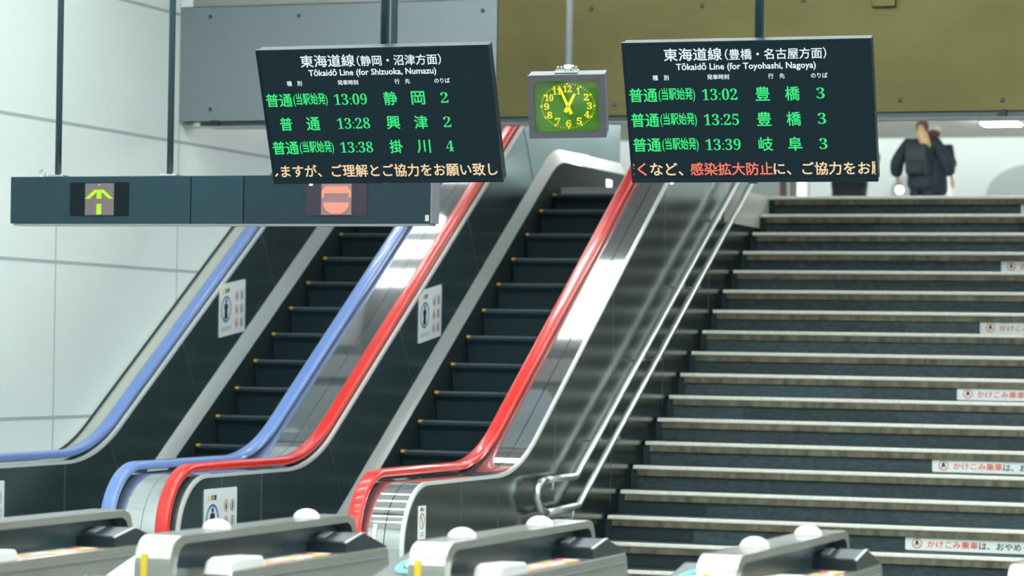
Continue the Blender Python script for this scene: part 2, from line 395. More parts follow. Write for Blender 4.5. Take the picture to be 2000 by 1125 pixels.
for n, px, py in ((1, 1305, 1090), (2, 1425, 1040), (3, 1355, 985), (4, 1380, 932)):
    y = YS0+TR*n; z = RI*n; xe = at(px, py, y+0.03).x
    lab(obj('dark_tile', bx(-6.404, xe, y+0.024, y+0.034, z-RI+0.004, z-0.079), gap_black, sc_), 'smooth near black riser tile')
stk = []
def sticker(n):
    y = YS0+TR*n+0.03; zc = RI*(n-1)+0.055
    names = {3: 'lowest warning strip on the stairs, reading in red and black on white', 6: 'second warning strip from the bottom of the stairs, white with red letters',
             9: 'third warning strip up the stairs, white with red letters', 12: 'fourth warning strip up the stairs, white with red letters',
             15: 'fifth warning strip up the stairs, blurred white with red letters', 18: 'topmost white warning strip, on the highest riser of the stairs'}
    t = thing('warning_strip', names[n], 'sticker', (-3.55, y, zc-0.05), 'warning strips on the stair risers')
    b0 = plate_xz(rrect(-4.2, -2.95, zc-0.05, zc+0.05, 0.012), y-0.004, y+0.001)
    obj('plate', b0, white_plate, t)
    obj('red_ring', ring_xz(-4.115, zc, 0.037, 0.037, 0.030, 0.030, y1=y-0.006), ink_red, t)
    f = plate_xz([(-4.13, zc-0.02), (-4.122, zc+0.022), (-4.108, zc+0.022), (-4.098, zc-0.02), (-4.112, zc-0.004)], y-0.007, y-0.005)
    obj('running_figure', f, ink_black, t)
    x0 = -4.040
    obj('red_lettering', text_xz('かけこみ乗車', x0, x0+0.365, zc-0.002, 0.052, y-0.006, 0.012), ink_red, t)
    obj('black_lettering', text_xz('は、おやめください', x0+0.372, x0+0.92, zc-0.004, 0.052, y-0.006, 0.012), ink_black, t)
for n in (3, 6, 9, 12, 15, 18): sticker(n)

# ------------------------------------------------------------------ escalators
SL = 0.6418; TH = math.atan(SL)
def zn(Y): return 0.981+SL*(Y-19.616)
def yn(z): return 19.616+(z-0.981)/SL
YEND = 25.1
def epath(h, zb, zt, yn0=None, rr=0.4, ystart=15.6, R=1.45, Rt=1.0, yend=YEND, down=True, arc=180):
    c1 = (yn(zb-h), zb); c2 = (yn(zt-h), zt)
    y0 = (yn0+rr) if yn0 is not None else ystart
    core = fillet([(y0, zb), c1, c2, (yend, zt)], [R, Rt], 16)
    if yn0 is not None:
        cy, cz = y0, zb-rr; k0 = 22
        pre = [(cy+rr*math.cos(math.radians(270-a)), cz+rr*math.sin(math.radians(270-a))) for a in [arc*k/k0 for k in range(k0)] if a >= 180-arc]
        core = pre+core
    return core
def rounded(x0, x1, n0, n1, r=0.02, k=4):
    return rrect(x0, x1, n0, n1, r, k)

def rail_obj(name, xc, m, parent, yn0, w_=0.094):
    p = epath(0.94, 0.9835, ZU+0.98, yn0, 0.43)
    return obj(name, sweep(p, rounded(xc-w_/2, xc+w_/2, -0.056, 0.0, 0.022)), m, parent, True)
def guide(xc, parent, yn0):
    p = epath(0.93, 0.93, ZU+0.93, yn0+0.05, 0.38)
    return obj('handrail_guide', sweep(p, [(xc-0.03, -0.06), (xc+0.03, -0.06), (xc+0.03, -0.03), (xc-0.03, -0.03)]), gap_black, parent)
def deck_strip(name, x0, x1, parent, yn0=16.06, m=None, h=0.868, zb=0.906, rr=0.40, th=0.02, down=True):
    p = epath(h, zb, ZU+0.90, yn0, rr)
    o = obj(name, sweep(p, [(x0, -th), (x1, -th), (x1, 0), (x0, 0)]), m or deck_steel, parent, 'sharp')
    return o
def panel(name, x0, x1, parent, m, h=0.868, zb=0.906, yn0=16.06, rr=0.40, hb=0.235, low_floor=False, slant=0.0):
    """upright balustrade panel between the deck and the skirt (or the stairs/floor)"""
    top = epath(h, zb, ZU+0.90, yn0, rr)
    if low_floor:
        bot = [(YEND, 2.0), (22.0, 0.02), (yn0+rr, 0.02)]
        poly = top+bot
    else:
        b = epath(hb, 0.2, ZU+0.33, None, 0.0, ystart=yn0+rr*0.55, R=1.2, Rt=0.9)
        poly = top+b[::-1]
    # drop newel points under the floor
    poly = [(y, max(z, 0.02)) for y, z in poly]
    q = [poly[0]]
    for p in poly[1:]:
        if (Vector(p)-Vector(q[-1])).length > 1e-4: q.append(p)
    return obj(name, prism(q, x0, x1), m, parent)
def trim_line(x0, x1, parent, h=0.868, zb=0.906, yn0=16.06, rr=0.40):
    p = epath(h+0.004, zb+0.004, ZU+0.904, yn0-0.004, rr+0.004)
    return lab(obj('edge_trim', sweep(p, [(x0, -0.022), (x1, -0.022), (x1, 0.0), (x0, 0.0)]), mat('edge_trim_bright', (226, 232, 230), 0.35, 0.25), parent), 'bright thin edge trim')
def seam(x, y, h0, h1, parent, flat=False):
    """narrow upright joint between two panel sheets"""
    if flat: b = bx(x-0.002, x+0.002, y-0.004, y+0.004, 0.1, 0.89)
    else:
        z0 = zn(y)
        n = Vector((-math.sin(TH), math.cos(TH))); t = Vector((math.cos(TH), math.sin(TH)))*0.004
        a = Vector((y, z0))+n*h0; e = Vector((y, z0))+n*h1
        b = prism([tuple(a-t), tuple(a+t), tuple(e+t), tuple(e-t)], x-0.002, x+0.002)
    return obj('panel_seam', b, mat('seam_grey', (92, 104, 106), 0.5, 0.4), parent)

def skirt(parent, xo, xi, side):
    """band: sloping inner deck from the panel to the skirt, then the dark skirt itself. side=+1 on the left edge of the steps"""
    pa = epath(0.235, 0.33, ZU+0.335, None, ystart=16.2, R=1.2, Rt=0.75, yend=YEND)
    pb = epath(0.115, 0.22, ZU+0.225, None, ystart=16.2, R=1.2, Rt=0.75, yend=YEND)
    bm = bmesh.new()
    A = [bm.verts.new((xo, y, z)) for y, z in pa]; B = [bm.verts.new((xi, y, z)) for y, z in pb]
    A2 = [bm.verts.new((xo-0.012*side, y, z-0.01)) for y, z in pa]; B2 = [bm.verts.new((xi-0.012*side, y, z-0.01)) for y, z in pb]
    for i in range(len(pa)-1):
        bm.faces.new((A[i], A[i+1], B[i+1], B[i])); bm.faces.new((A2[i], B2[i], B2[i+1], A2[i+1]))
        bm.faces.new((A[i], A2[i], A2[i+1], A[i+1])); bm.faces.new((B[i], B[i+1], B2[i+1], B2[i]))
    bm.faces.new((A[0], B[0], B2[0], A2[0])); bm.faces.new((A[-1], A2[-1], B2[-1], B[-1]))
    obj('inner_deck', bm, band_steel, parent)
    pc = epath(0.108, 0.21, ZU+0.22, None, ystart=16.2, R=1.2, Rt=0.75, yend=YEND)
    pd = epath(-0.35, -0.02, ZU-0.25, None, ystart=16.2, R=1.2, Rt=0.75, yend=YEND)
    poly = pc+pd[::-1]
    bm = prism(poly, min(xi, xi-0.01*side), max(xi, xi-0.01*side))
    obj('skirt', bm, gap_black, parent)

def esc_steps(parent, xl, xr):
    for k in range(-4, 11):
        y = 19.616+0.3382*k; z = 0.981+0.21705*k
        if k <= -3: z = max(z, 0.12+0.06*(k+4)+0.10)
        if k == -4: z = 0.13
        if k == 10: z = 3.09
        prev = z-0.235
        # curved cleated riser
        poly = [(y, z), (y+0.37, z), (y+0.37, z-0.03), (y+0.06, z-0.03)]
        for a in range(1, 6):
            tt = a/5; poly.append((y+0.012+0.06*tt-0.05*tt*tt, z-0.03-tt*0.215))
        poly2 = [(y+0.37, z), (y, z), (y+0.001, z-0.03)]+[(y+0.012+0.05*(a/5)**0.7, z-0.03-(a/5)*0.20) for a in range(1, 6)]+[(y+0.37, z-0.23)]
        s = obj('step', prism(poly2, xl, xr), step_black, parent)
        lab(obj('step_edge', bx(xl+0.02, xr-0.02, y-0.003, y+0.022, z-0.012, z+0.003, 0.003), step_edge, s), 'worn pale front edge')
        lab(obj('demarcation', bx(xl, xl+0.03, y-0.006, y+0.04, z-0.014, z+0.005, 0.003), yellow, s), 'yellow corner mark')
        obj('demarcation', bx(xr-0.035, xr, y-0.006, y+0.05, z-0.018, z+0.005, 0.003), yellow, s)
    obj('comb_plate', bx(xl, xr, 23.31, 24.1, ZU-0.06, ZU), mat('comb_plate_dark', (50, 66, 70), 0.6, 0.4), parent)
    obj('comb_plate', bx(xl, xr, 16.0, 18.25, -0.0, 0.06), mat('comb_plate_dark', (50, 66, 70), 0.6, 0.4), parent)

# left escalator with blue handrails
eL = thing('escalator', 'escalator with blue handrails running up beside the white wall', 'escalator', (-9.11, 18.0, 0))
deck_strip('outer_deck', XW+0.012, -9.71, eL, m=mat('wall_side_deck', (206, 206, 196), 0.5, 0.35))
obj('wall_trim', sweep(epath(0.875, 0.915, ZU+0.91, 16.05, 0.41), [(XW+0.001, -0.03), (XW+0.014, -0.03), (XW+0.014, 0.008), (XW+0.001, 0.008)]), gap_black, eL)
guide(-9.755, eL, 15.99); lab(rail_obj('handrail', -9.765, blue_rub, eL, 15.985), 'blue handrail')
trim_line(-9.712, -9.688, eL)
pL = panel('inner_panel', -9.72, -9.692, eL, dark_steel)
for y in (16.05, 17.2): seam(-9.692, y+0.5, 0, 0, pL, True)
for y in (18.75, 19.9, 21.3, 22.6): seam(-9.692, y, 0.2, 0.72, pL)
skirt(eL, -9.692, -9.622, 1)
esc_steps(eL, -9.61, -8.61)
skirt(eL, -8.53, -8.60, -1)
panel('inner_panel', -8.53, -8.505, eL, dark_steel)
guide(-8.47, eL, 15.99); lab(rail_obj('handrail', -8.466, blue_rub, eL, 15.985), 'blue handrail')
deck_strip('outer_deck', -8.505, -8.252, eL)

# right escalator with red handrails
eR = thing('escalator', 'escalator with red handrails between the blue railed escalator and the stairs', 'escalator', (-7.42, 18.0, 0))
deck_strip('outer_deck', -8.248, -8.002, eR)
guide(-8.055, eR, 15.96); lab(rail_obj('handrail', -8.056, red_rub, eR, 15.95), 'red handrail')
trim_line(-8.006, -7.982, eR)
pR = panel('inner_panel', -8.01, -7.988, eR, dark_steel)
for y in (16.68, 17.3): seam(-7.987, y, 0, 0, pR, True)
for y in (18.8, 20.1, 21.5, 22.8): seam(-7.987, y, 0.2, 0.72, pR)
skirt(eR, -7.988, -7.932, 1)
esc_steps(eR, -7.92, -6.92)
skirt(eR, -6.845, -6.91, -1)
panel('inner_panel', -6.845, -6.82, eR, dark_steel)
guide(-6.775, eR, 15.99); lab(rail_obj('handrail', -6.772, red_rub, eR, 15.985), 'red handrail')
deck_strip('outer_deck', -6.82, -6.592, eR)
deck_strip('outer_deck', -6.586, -6.478, eR)
trim_line(-6.482, -6.458, eR)
pS = panel('side_panel', -6.482, -6.462, eR, side_steel, low_floor=True)
for y in (17.05, 17.75): obj('panel_seam', bx(-6.463, -6.4605, y-0.003, y+0.003, 0.05, 0.9), mat('seam_grey', (92, 104, 106)), pS)
for y in (18.9, 20.2, 21.5, 22.8): obj('panel_seam', bx(-6.463, -6.4605, y-0.003, y+0.003, max(0.02, (y-YS0)*0.567), zn(y)+0.83), mat('seam_grey', (92, 104, 106)), pS)
obj('deck_joint', sweep(epath(0.868, 0.906, ZU+0.90, 16.06, 0.40), [(-8.252, -0.02), (-8.248, -0.02), (-8.248, -0.006), (-8.252, -0.006)]), gap_black, eR)
lab(obj('indicator_lamp', bx(-7.99, -7.93, 24.52, 24.70, 3.24, 3.32, 0.01), mat('lamp_white_small', (250, 250, 250), emit=2.5, ergb=(236, 246, 255)), eR), 'small white lamp at the top landing')

# ------------------------------------------------------------------ stickers on the balustrades
def yz_sheet(t, name, bm, m):
    """bm drawn on XZ (facing -Y), turned to face +X at the thing's place"""
    for v in bm.verts: v.co = Vector((-v.co.y, v.co.x, v.co.z))
    b = Vector(t['_b'])
    for v in bm.verts: v.co += b
    return obj(name, bm, m, t)
def notice(x, yc, zc, wd, hh, label, slope=0.0, full=True):
    t = thing('safety_notice', label, 'notice', (x, yc, zc), 'safety notices on the escalator panels')
    def P(bm, m, name):
        for v in bm.verts: v.co.z += v.co.x*slope
        return yz_sheet(t, name, bm, m)
    P(plate_xz(rrect(-wd/2, wd/2, -hh/2, hh/2, 0.012), 0.0, -0.003), white_plate, 'plate')
    sx = wd/0.46; sz = hh/0.46
    cx = -0.115*sx
    P(ring_xz(cx, 0.005*sz, 0.088*sx, 0.115*sz, 0.073*sx, 0.097*sz, y1=-0.005), ink_blue, 'blue_ring')
    fig = ring_xz(cx, 0.076*sz, 0.015*sx, 0.019*sz, y1=-0.005, n=16)
    plate_xz([(cx-0.030*sx, -0.080*sz), (cx-0.022*sx, 0.0), (cx-0.036*sx, 0.015*sz), (cx-0.026*sx, 0.054*sz), (cx+0.026*sx, 0.054*sz), (cx+0.036*sx, 0.015*sz), (cx+0.022*sx, 0.0), (cx+0.030*sx, -0.080*sz)], -0.0045, -0.005, bm=fig)
    P(fig, ink_black, 'standing_figure')
    P(plate_xz([(cx-0.075*sx, 0.145*sz), (cx-0.04*sx, 0.145*sz), (cx-0.058*sx, 0.19*sz)], -0.003, -0.005), ink_yellow, 'warning_triangle')
    P(text_xz('注意', cx-0.025*sx, cx+0.055*sx, 0.168*sz, 0.038*sz, -0.005, 0.02), ink_black, 'lettering')
    for i in range(3):
        zz = (0.10-0.12*i)*sz
        P(ring_xz(0.075*sx, zz, 0.03*sx, 0.044*sz, 0.025*sx, 0.037*sz, y1=-0.005, n=24), ink_red, 'red_ring')
        P(ring_xz(0.165*sx, zz, 0.03*sx, 0.044*sz, 0.025*sx, 0.037*sz, y1=-0.005, n=24), ink_blue, 'blue_ring')
        P(plate_xz([(0.068*sx, zz-0.025*sz), (0.068*sx, zz+0.02*sz), (0.078*sx, zz+0.025*sz), (0.086*sx, zz-0.025*sz)], -0.003, -0.005), ink_black, 'pictogram')
        P(plate_xz([(0.158*sx, zz-0.028*sz), (0.160*sx, zz+0.025*sz), (0.171*sx, zz+0.025*sz), (0.173*sx, zz-0.028*sz)], -0.003, -0.005), ink_black, 'pictogram')
    for zz in (-0.155, -0.175): P(plate_xz([(-0.2*sx, (zz-0.004)*sz), (-0.02*sx, (zz-0.004)*sz), (-0.02*sx, (zz+0.004)*sz), (-0.2*sx, (zz+0.004)*sz)], -0.003, -0.0045), ink_grey, 'small_print')
    return t
notice(-9.690, 20.38, 2.04, 0.47, 0.415, 'white safety notice high on the inner panel of the blue railed escalator', slope=0.13)
notice(-7.986, 20.33, 2.013, 0.47, 0.40, 'white safety notice high on the inner panel of the red railed escalator', slope=0.145)
notice(-7.985, 16.665, 0.61, 0.49, 0.41, 'white safety notice at the foot of the red railed escalator, partly behind a gate')
notice(-9.690, 16.62, 0.60, 0.47, 0.41, 'white safety notice at the foot of the blue railed escalator, cut by the photo edge')
t = thing('narrow_label', 'narrow upright white label on the dark side panel beside the stairs', 'label', (-6.459, 16.36, 0.66))
yz_sheet(t, 'plate', plate_xz(rrect(-0.066, 0.066, -0.105, 0.105, 0.008), 0, -0.002), white_plate)
yz_sheet(t, 'ring', ring_xz(0, 0.01, 0.045, 0.05, 0.037, 0.041, y1=-0.004, n=24), ink_grey)
yz_sheet(t, 'slash', plate_xz([(-0.03, 0.045), (-0.022, 0.05), (0.03, -0.025), (0.022, -0.03)], -0.002, -0.004), ink_red)
yz_sheet(t, 'heading', text_xz('禁止', -0.03, 0.035, 0.083, 0.022, -0.004, 0.02), ink_black)
for i, zz in enumerate((-0.065, -0.08)): yz_sheet(t, 'small_print', plate_xz([(-0.03, zz-0.003), (0.03, zz-0.003), (0.03, zz+0.003), (-0.03, zz+0.003)], -0.002, -0.004), ink_grey)
t = thing('narrow_label', 'tiny pale label with a red mark on the steel newel of the red escalator', 'label', (-6.655, 16.055, 0.53))
def newel_sheet(name, z0, z1, x0, x1, m, off):
    cy, cz, rr = 16.46, 0.506, 0.40+off
    bm = bmesh.new(); A = []
    for k in range(6):
        z = z0+(z1-z0)*k/5; y = cy-math.sqrt(max(rr*rr-(z-cz)**2, 0)); A.append((bm.verts.new((x0, y, z)), bm.verts.new((x1, y, z))))
    for a, b in zip(A, A[1:]): bm.faces.new((a[0], a[1], b[1], b[0]))
    return obj(name, bm, m, t)
newel_sheet('plate', 0.50, 0.66, -6.668, -6.642, white_plate, 0.003)
newel_sheet('red_mark', 0.505, 0.52, -6.66, -6.65, ink_red, 0.006)

# ------------------------------------------------------------------ stair handrail
XH = -6.375
hr = thing('stair_handrail', 'double steel tube handrail mounted on the panel along the stairs', 'handrail', (XH, 19.0, 0))
SR = 0.5605
def ztop(y): return 0.853+SR*(y-19.114)
def zlow(y): return 0.643+SR*(y-19.182)
YT = 24.3
loop = [(18.50, 0.625), (18.36, 0.652), (18.285, 0.735), (18.30, 0.80), (18.37, 0.842), (18.48, 0.851)]
obj('upper_rail', tube([(XH, y, z) for y, z in fillet([(18.48, 0.851), (19.114, 0.853), (YT, ztop(YT))], [0.06], 5)], 0.0245), tube_steel, hr, True)
obj('lower_rail', tube([(XH, y, z) for y, z in fillet([(18.50, 0.625), (19.182, 0.643), (YT, zlow(YT))], [0.06], 5)], 0.0245), tube_steel, hr, True)
obj('end_loop', tube([(XH, y, z) for y, z in loop], 0.0245), tube_steel, hr, True)
for f, off in ((ztop, 0), (zlow, 0.45)):
    y = 18.62
    while y < 24:
        yy = y+off
        z = (0.853 if f is ztop else 0.63) if yy < 19.114 else f(yy)
        obj('bracket', tube([(XH, yy, z-0.015), (XH, yy, z-0.07), (-6.464, yy, z-0.075)], 0.008, seg=8), tube_steel, hr, True)
        y += 1.05
obj('bracket', tube([(XH, 18.42, 0.625), (XH, 18.42, 0.0)], 0.008, seg=8), tube_steel, hr, True)

# ------------------------------------------------------------------ overhead direction sign
Ys = 15.0
sg = thing('overhead_sign', 'long dark hanging sign with a green arrow and a red no entry light', 'sign', (-7.25, Ys, 2.45))
SX = [(-8.612, -7.415), (-7.409, -7.074), (-7.068, -5.902)]
for i, (a, b) in enumerate(SX):
    obj('housing_panel', bx(a, b, Ys, Ys+0.12, 2.452, 2.732, 0.004), teal_black if i != 2 else teal_black2, sg)
obj('end_cap', bx(-5.9, -5.892, Ys+0.002, Ys+0.12, 2.452, 2.732), mat('sign_end_grey', (120, 118, 130), 0.3, 0.5), sg)
obj('lower_lip', bx(-8.6, -5.91, Ys+0.02, Ys+0.12, 2.440, 2.452), mat('sign_lip', (170, 176, 176), 0.5, 0.4), sg)
def led(x0, x1, a0, a1, backm):
    s = obj('display_window', plate_xz(rrect(x0, x1, 2.497, 2.695, 0.01), Ys-0.004, Ys+0.001), mat('display_window_black', (16, 28, 34), 0, 0.4, spec=0.1) if backm is LED_BACK else mat('display_window_plum', (58, 52, 64), 0, 0.4, spec=0.1), sg)
    return s, lab(obj('led_matrix', bx(a0, a1, Ys-0.007, Ys-0.003, 2.501, 2.69), backm, s), 'dim led matrix field')
s1, _ = led(-8.207, -7.815, -8.104, -7.913, LED_BACK)
xc = -8.010
bm = plate_xz([(xc-0.016, 2.505), (xc+0.016, 2.505), (xc+0.016, 2.568), (xc-0.016, 2.568)], Ys-0.008, Ys-0.010)
plate_xz([(xc-0.094, 2.598), (xc-0.03, 2.652), (xc+0.03, 2.652), (xc+0.094, 2.598), (xc+0.064, 2.598), (xc+0.016, 2.637), (xc+0.016, 2.598), (xc-0.016, 2.598), (xc-0.016, 2.637), (xc-0.064, 2.598)], Ys-0.008, Ys-0.010, bm=bm)
plate_xz([(xc-0.004, 2.676), (xc+0.005, 2.676), (xc+0.005, 2.688), (xc-0.001, 2.683)], Ys-0.008, Ys-0.010, bm=bm)
lab(obj('arrow', bm, L_ARROW, s1), 'lit green upward arrow')
s2, _ = led(-6.671, -6.29, -6.574, -6.385, mat('led_matrix_back_red', (134, 100, 106), 0, 0.6))
xc = -6.479
bm = plate_xz([(xc-0.092, 2.600), (xc-0.092, 2.636), (xc-0.07, 2.666), (xc+0.07, 2.666), (xc+0.092, 2.636), (xc+0.092, 2.600), (xc+0.078, 2.600), (xc+0.078, 2.625), (xc-0.078, 2.625), (xc-0.078, 2.600)], Ys-0.008, Ys-0.010)
plate_xz([(xc-0.080, 2.573), (xc-0.080, 2.553), (xc-0.062, 2.527), (xc-0.03, 2.508), (xc+0.03, 2.508), (xc+0.062, 2.527), (xc+0.080, 2.553), (xc+0.080, 2.573)], Ys-0.008, Ys-0.010, bm=bm)
lab(obj('no_entry_symbol', bm, L_STOP, s2), 'lit red no entry disc with a dark bar')
for x in (-8.324, -7.579, -6.165):
    p = obj('hanging_pole', tube([(x-0.034 if 0 else x, Ys+0.06, 2.733), (x, Ys+0.06, 5.2)], 0.0195, seg=14), pipe_teal, sg, True)
    obj('foot_plate', bx(x-0.055, x+0.055, Ys+0.02, Ys+0.10, 2.732, 2.744, 0.003), tube_steel, p)
    for dx in (-0.04, 0.04): obj('bolt', tube([(x+dx, Ys+0.03, 2.74), (x+dx, Ys+0.03, 2.752)], 0.007, seg=8), tube_steel, p)
obj('eye_bolt', tube([(-8.428+0.022*math.cos(2*PI*k/16), Ys+0.06, 2.757+0.022*math.sin(2*PI*k/16)) for k in range(17)], 0.004, seg=6), tube_steel, sg, True)
obj('seal', bx(-5.93, -5.908, Ys-0.002, Ys+0.001, 2.465, 2.50), mat('seal_cream', (196, 190, 176)), sg)

# ------------------------------------------------------------------ departure boards
DIG = {str(i): chr(0x1D7CE+i) for i in range(10)}
def serif(s): return ''.join(DIG.get(c, c) for c in s)
def board(loc, rot, label, head, head2, roman, uu, rows, ticker, pole_dx, pole_top):
    t = thing('departure_board', label, 'departure board', loc, 'departure boards', rot)
    W2, H2 = 0.615, 0.355
    hs = obj('housing', bx(-W2+0.004, W2-0.004, 0.012, 0.075, -H2+0.004, H2-0.004, 0.006), bezel_black, t)
    fr = bmesh.new()
    for a in ((-W2, W2, H2-0.012, H2), (-W2, W2, -H2, -H2+0.022), (-W2, -W2+0.010, -H2+0.022, H2-0.012), (W2-0.010, W2, -H2+0.022, H2-0.012)):
        bx(a[0], a[1], -0.006, 0.014, a[2], a[3], 0.002, bm=fr)
    obj('bezel', fr, bezel_black, t)
    obj('maker_badge', bx(-0.022, 0.022, -0.010, 0.0, -H2-0.006, -H2+0.004, 0.003), gap_black, t)
    obj('power_light', bx(-0.42, -0.405, -0.008, 0.004, -H2-0.008, -H2+0.001), mat('white_lamp_dot', (250, 250, 250), emit=1.5), t)
    sc = obj('screen', bx(-W2+0.010, W2-0.010, 0.0, 0.012, -H2+0.022, H2-0.012), screen_black, t)
    Y = -0.0012
    obj('heading_text', text_xz(head, uu[0], uu[1], 0.290, 0.064, Y, 0.014), T_WHITE, sc)
    obj('heading_text', text_xz(head2, uu[2], uu[3], 0.2865, 0.056, Y, 0.012), T_WHITE, sc)
    obj('roman_text', text_xz(roman, uu[4], uu[5], 0.225, 0.044, Y, 0.022), T_WHITE, sc)
    for s, a, b in (('種　別', -0.470, -0.389), ('発車時刻', -0.197, -0.088), ('行　先', 0.105, 0.186), ('のりば', 0.314, 0.395)):
        obj('column_text', text_xz(s, a, b, 0.1765, 0.026, Y, 0.016), T_WHITE, sc)
    for (kind, tm, d1, d2, tk), v in zip(rows, (0.090, -0.036, -0.162)):
        if kind:
            obj('service_text', text_xz('普通', -0.595, -0.453, v, 0.071, Y, 0.016), T_GREEN, sc)
            obj('note_text', text_xz('(当駅始発)', -0.447, -0.263, v, 0.071, Y, 0.016), T_GREEN, sc)
        else:
            obj('service_text', text_xz('普', -0.537, -0.470, v, 0.071, Y, 0.016), T_GREEN, sc)
            obj('service_text', text_xz('通', -0.394, -0.321, v, 0.071, Y, 0.016), T_GREEN, sc)
        obj('time_text', text_xz(serif(tm), -0.228, -0.053, v-0.001, 0.057, Y, -0.006), T_GREEN, sc)
        obj('destination_text', text_xz(d1, 0.036, 0.108, v, 0.071, Y, 0.014), T_GREEN, sc)
        obj('destination_text', text_xz(d2, 0.182, 0.254, v-0.001, 0.071, Y, 0.014), T_GREEN, sc)
        obj('track_text', text_xz(serif(tk), 0.336, 0.376, v-0.001, 0.055, Y, -0.006), T_GREEN, sc)
    for s, a, b, hh, m, cl in ticker:
        obj('ticker_text', text_xz(s, a, b, -0.287, hh, Y, 0.016, cl), m, sc)
    # mount: a bracket behind the housing and a pole pair up to the ceiling (kept upright)
    R = t.matrix_basis.to_3x3() if False else __import__('mathutils').Euler(rot).to_matrix()
    Ri = R.inverted(); L = Vector(loc)
    def wl_(p): return Ri @ (Vector(p)-L)
    px, py, pz = L.x+pole_dx, L.y+0.14, L.z+0.1
    p = obj('hanging_pole', tube([wl_((px, py, pz)), wl_((px, py, pole_top))], 0.023, seg=14), pipe_teal, t, True)
    obj('wall_bracket', bx(pole_dx-0.12, pole_dx+0.12, 0.07, 0.10, -0.16, 0.16, 0.004), gap_black, t)
    return t
board((-5.445, 13.12, 2.901), (0.387, -0.007, 0.044), 'departure board for Shizuoka and Numazu hanging in front of the dark overhead sign', '東海道線', '（静岡・沼津方面）', 'Tōkaidō Line (for Shizuoka, Numazu)',
      (-0.382, -0.093, -0.081, 0.362, -0.346, 0.330),
      [(1, '13:09', '静', '岡', '2'), (0, '13:28', '興', '津', '2'), (1, '13:38', '掛', '川', '4')],
      [('しますが、ご理解とご協力をお願い致し', -0.632, 0.591, 0.068, T_CREAM, (-0.602, 0.603))], -0.034, 5.2)
board((-3.585, 13.317, 2.913), (0.351, -0.002, 0.039), 'departure board for Toyohashi and Nagoya hanging above the stairs', '東海道線', '（豊橋・名古屋方面）', 'Tōkaidō Line (for Toyohashi, Nagoya)',
      (-0.406, -0.117, -0.102, 0.395, -0.349, 0.341),
      [(1, '13:02', '豊', '橋', '3'), (1, '13:25', '豊', '橋', '3'), (1, '13:39', '岐', '阜', '3')],
      [('だ', -0.655, -0.595, 0.060, T_RED, (-0.604, 0.604)), ('く', -0.583, -0.536, 0.066, T_RED, None), ('など、', -0.517, -0.351, 0.066, T_CREAM, None),
       ('感染拡大防止', -0.313, 0.100, 0.066, T_RED, None), ('に、ご協力をお', 0.104, 0.580, 0.066, T_CREAM, None), ('願', 0.584, 0.650, 0.066, T_CREAM, (-0.6, 0.604))], 0.006, 5.2)

# ------------------------------------------------------------------ station clock
ck = thing('station_clock', 'grey square station clock with a green face hanging between the two departure boards', 'clock', (-4.514, 13.3, 2.949), None, (0.271, -0.023, 0.211))
cw, ch = 0.192, 0.1585
fr = bmesh.new()
outer = rrect(-cw, cw, -ch, ch, 0.004, 2); inner = rrect(-cw+0.031, cw-0.032, -ch+0.030, ch-0.030, 0.022, 6)
# front frame: rounded window cut in a plate
def framed(outer, inner, y0, y1):
    bm = bmesh.new()
    n = len(inner)
    def loop(pts, y): return [bm.verts.new((x, y, z)) for x, z in pts]
    # resample the outer rectangle radially to the inner count
    out = []
    for x, z in inner:
        s = min(cw/abs(x) if abs(x) > 1e-6 else 9, ch/abs(z) if abs(z) > 1e-6 else 9); out.append((x*s, z*s))
    for c_ in ((cw, ch), (-cw, ch), (-cw, -ch), (cw, -ch)):
        k = min(range(n), key=lambda i: (out[i][0]-c_[0])**2+(out[i][1]-c_[1])**2); out[k] = c_
    a, b = loop(out, y0), loop(inner, y0); c, d = loop(out, y1), loop(inner, y1)
    for i in range(n):
        j = (i+1) % n
        bm.faces.new((a[i], a[j], b[j], b[i])); bm.faces.new((c[i], d[i], d[j], c[j])); bm.faces.new((a[i], c[i], c[j], a[j])); bm.faces.new((b[i], b[j], d[j], d[i]))
    return bm
obj('front_frame', framed(outer, inner, 0.0, 0.03), clock_grey, ck)
obj('case', bx(-cw+0.002, cw-0.001, 0.031, 0.15, -ch+0.006, ch-0.004, 0.004), clock_side, ck)
fc = obj('face', plate_xz(rrect(-cw+0.025, cw-0.026, -ch+0.025, ch-0.025, 0.024, 6), 0.022, 0.031), clock_green, ck)
dcx, dcz, da, db = 0.004, -0.001, 0.134, 0.112
tk = bmesh.new()
for k in range(60):
    a = 2*PI*k/60; c, s = math.sin(a), math.cos(a)
    l0, l1, hw_ = (0.94, 1.03, 0.0048) if k % 5 == 0 else (0.955, 1.015, 0.0016)
    tx, tz = c*da, s*db; nx, nz = -s, c
    q = [(dcx+c*da*l0+nx*hw_, dcz+s*db*l0+nz*hw_), (dcx+c*da*l1+nx*hw_, dcz+s*db*l1+nz*hw_), (dcx+c*da*l1-nx*hw_, dcz+s*db*l1-nz*hw_), (dcx+c*da*l0-nx*hw_, dcz+s*db*l0-nz*hw_)]
    vs = [tk.verts.new((x, 0.0205, z)) for x, z in q]; tk.faces.new(vs)
obj('minute_marks', tk, clock_yel, fc)
for hnum in range(1, 13):
    a = 2*PI*hnum/12; x = dcx+math.sin(a)*da*0.80; z = dcz+math.cos(a)*db*0.78
    wd_ = 0.027 if hnum < 10 else 0.043
    if hnum == 1: wd_ = 0.017
    obj('numeral', text_xz(serif(str(hnum)), x-wd_/2, x+wd_/2, z, 0.035, 0.0205, 0.02), clock_yel, fc)
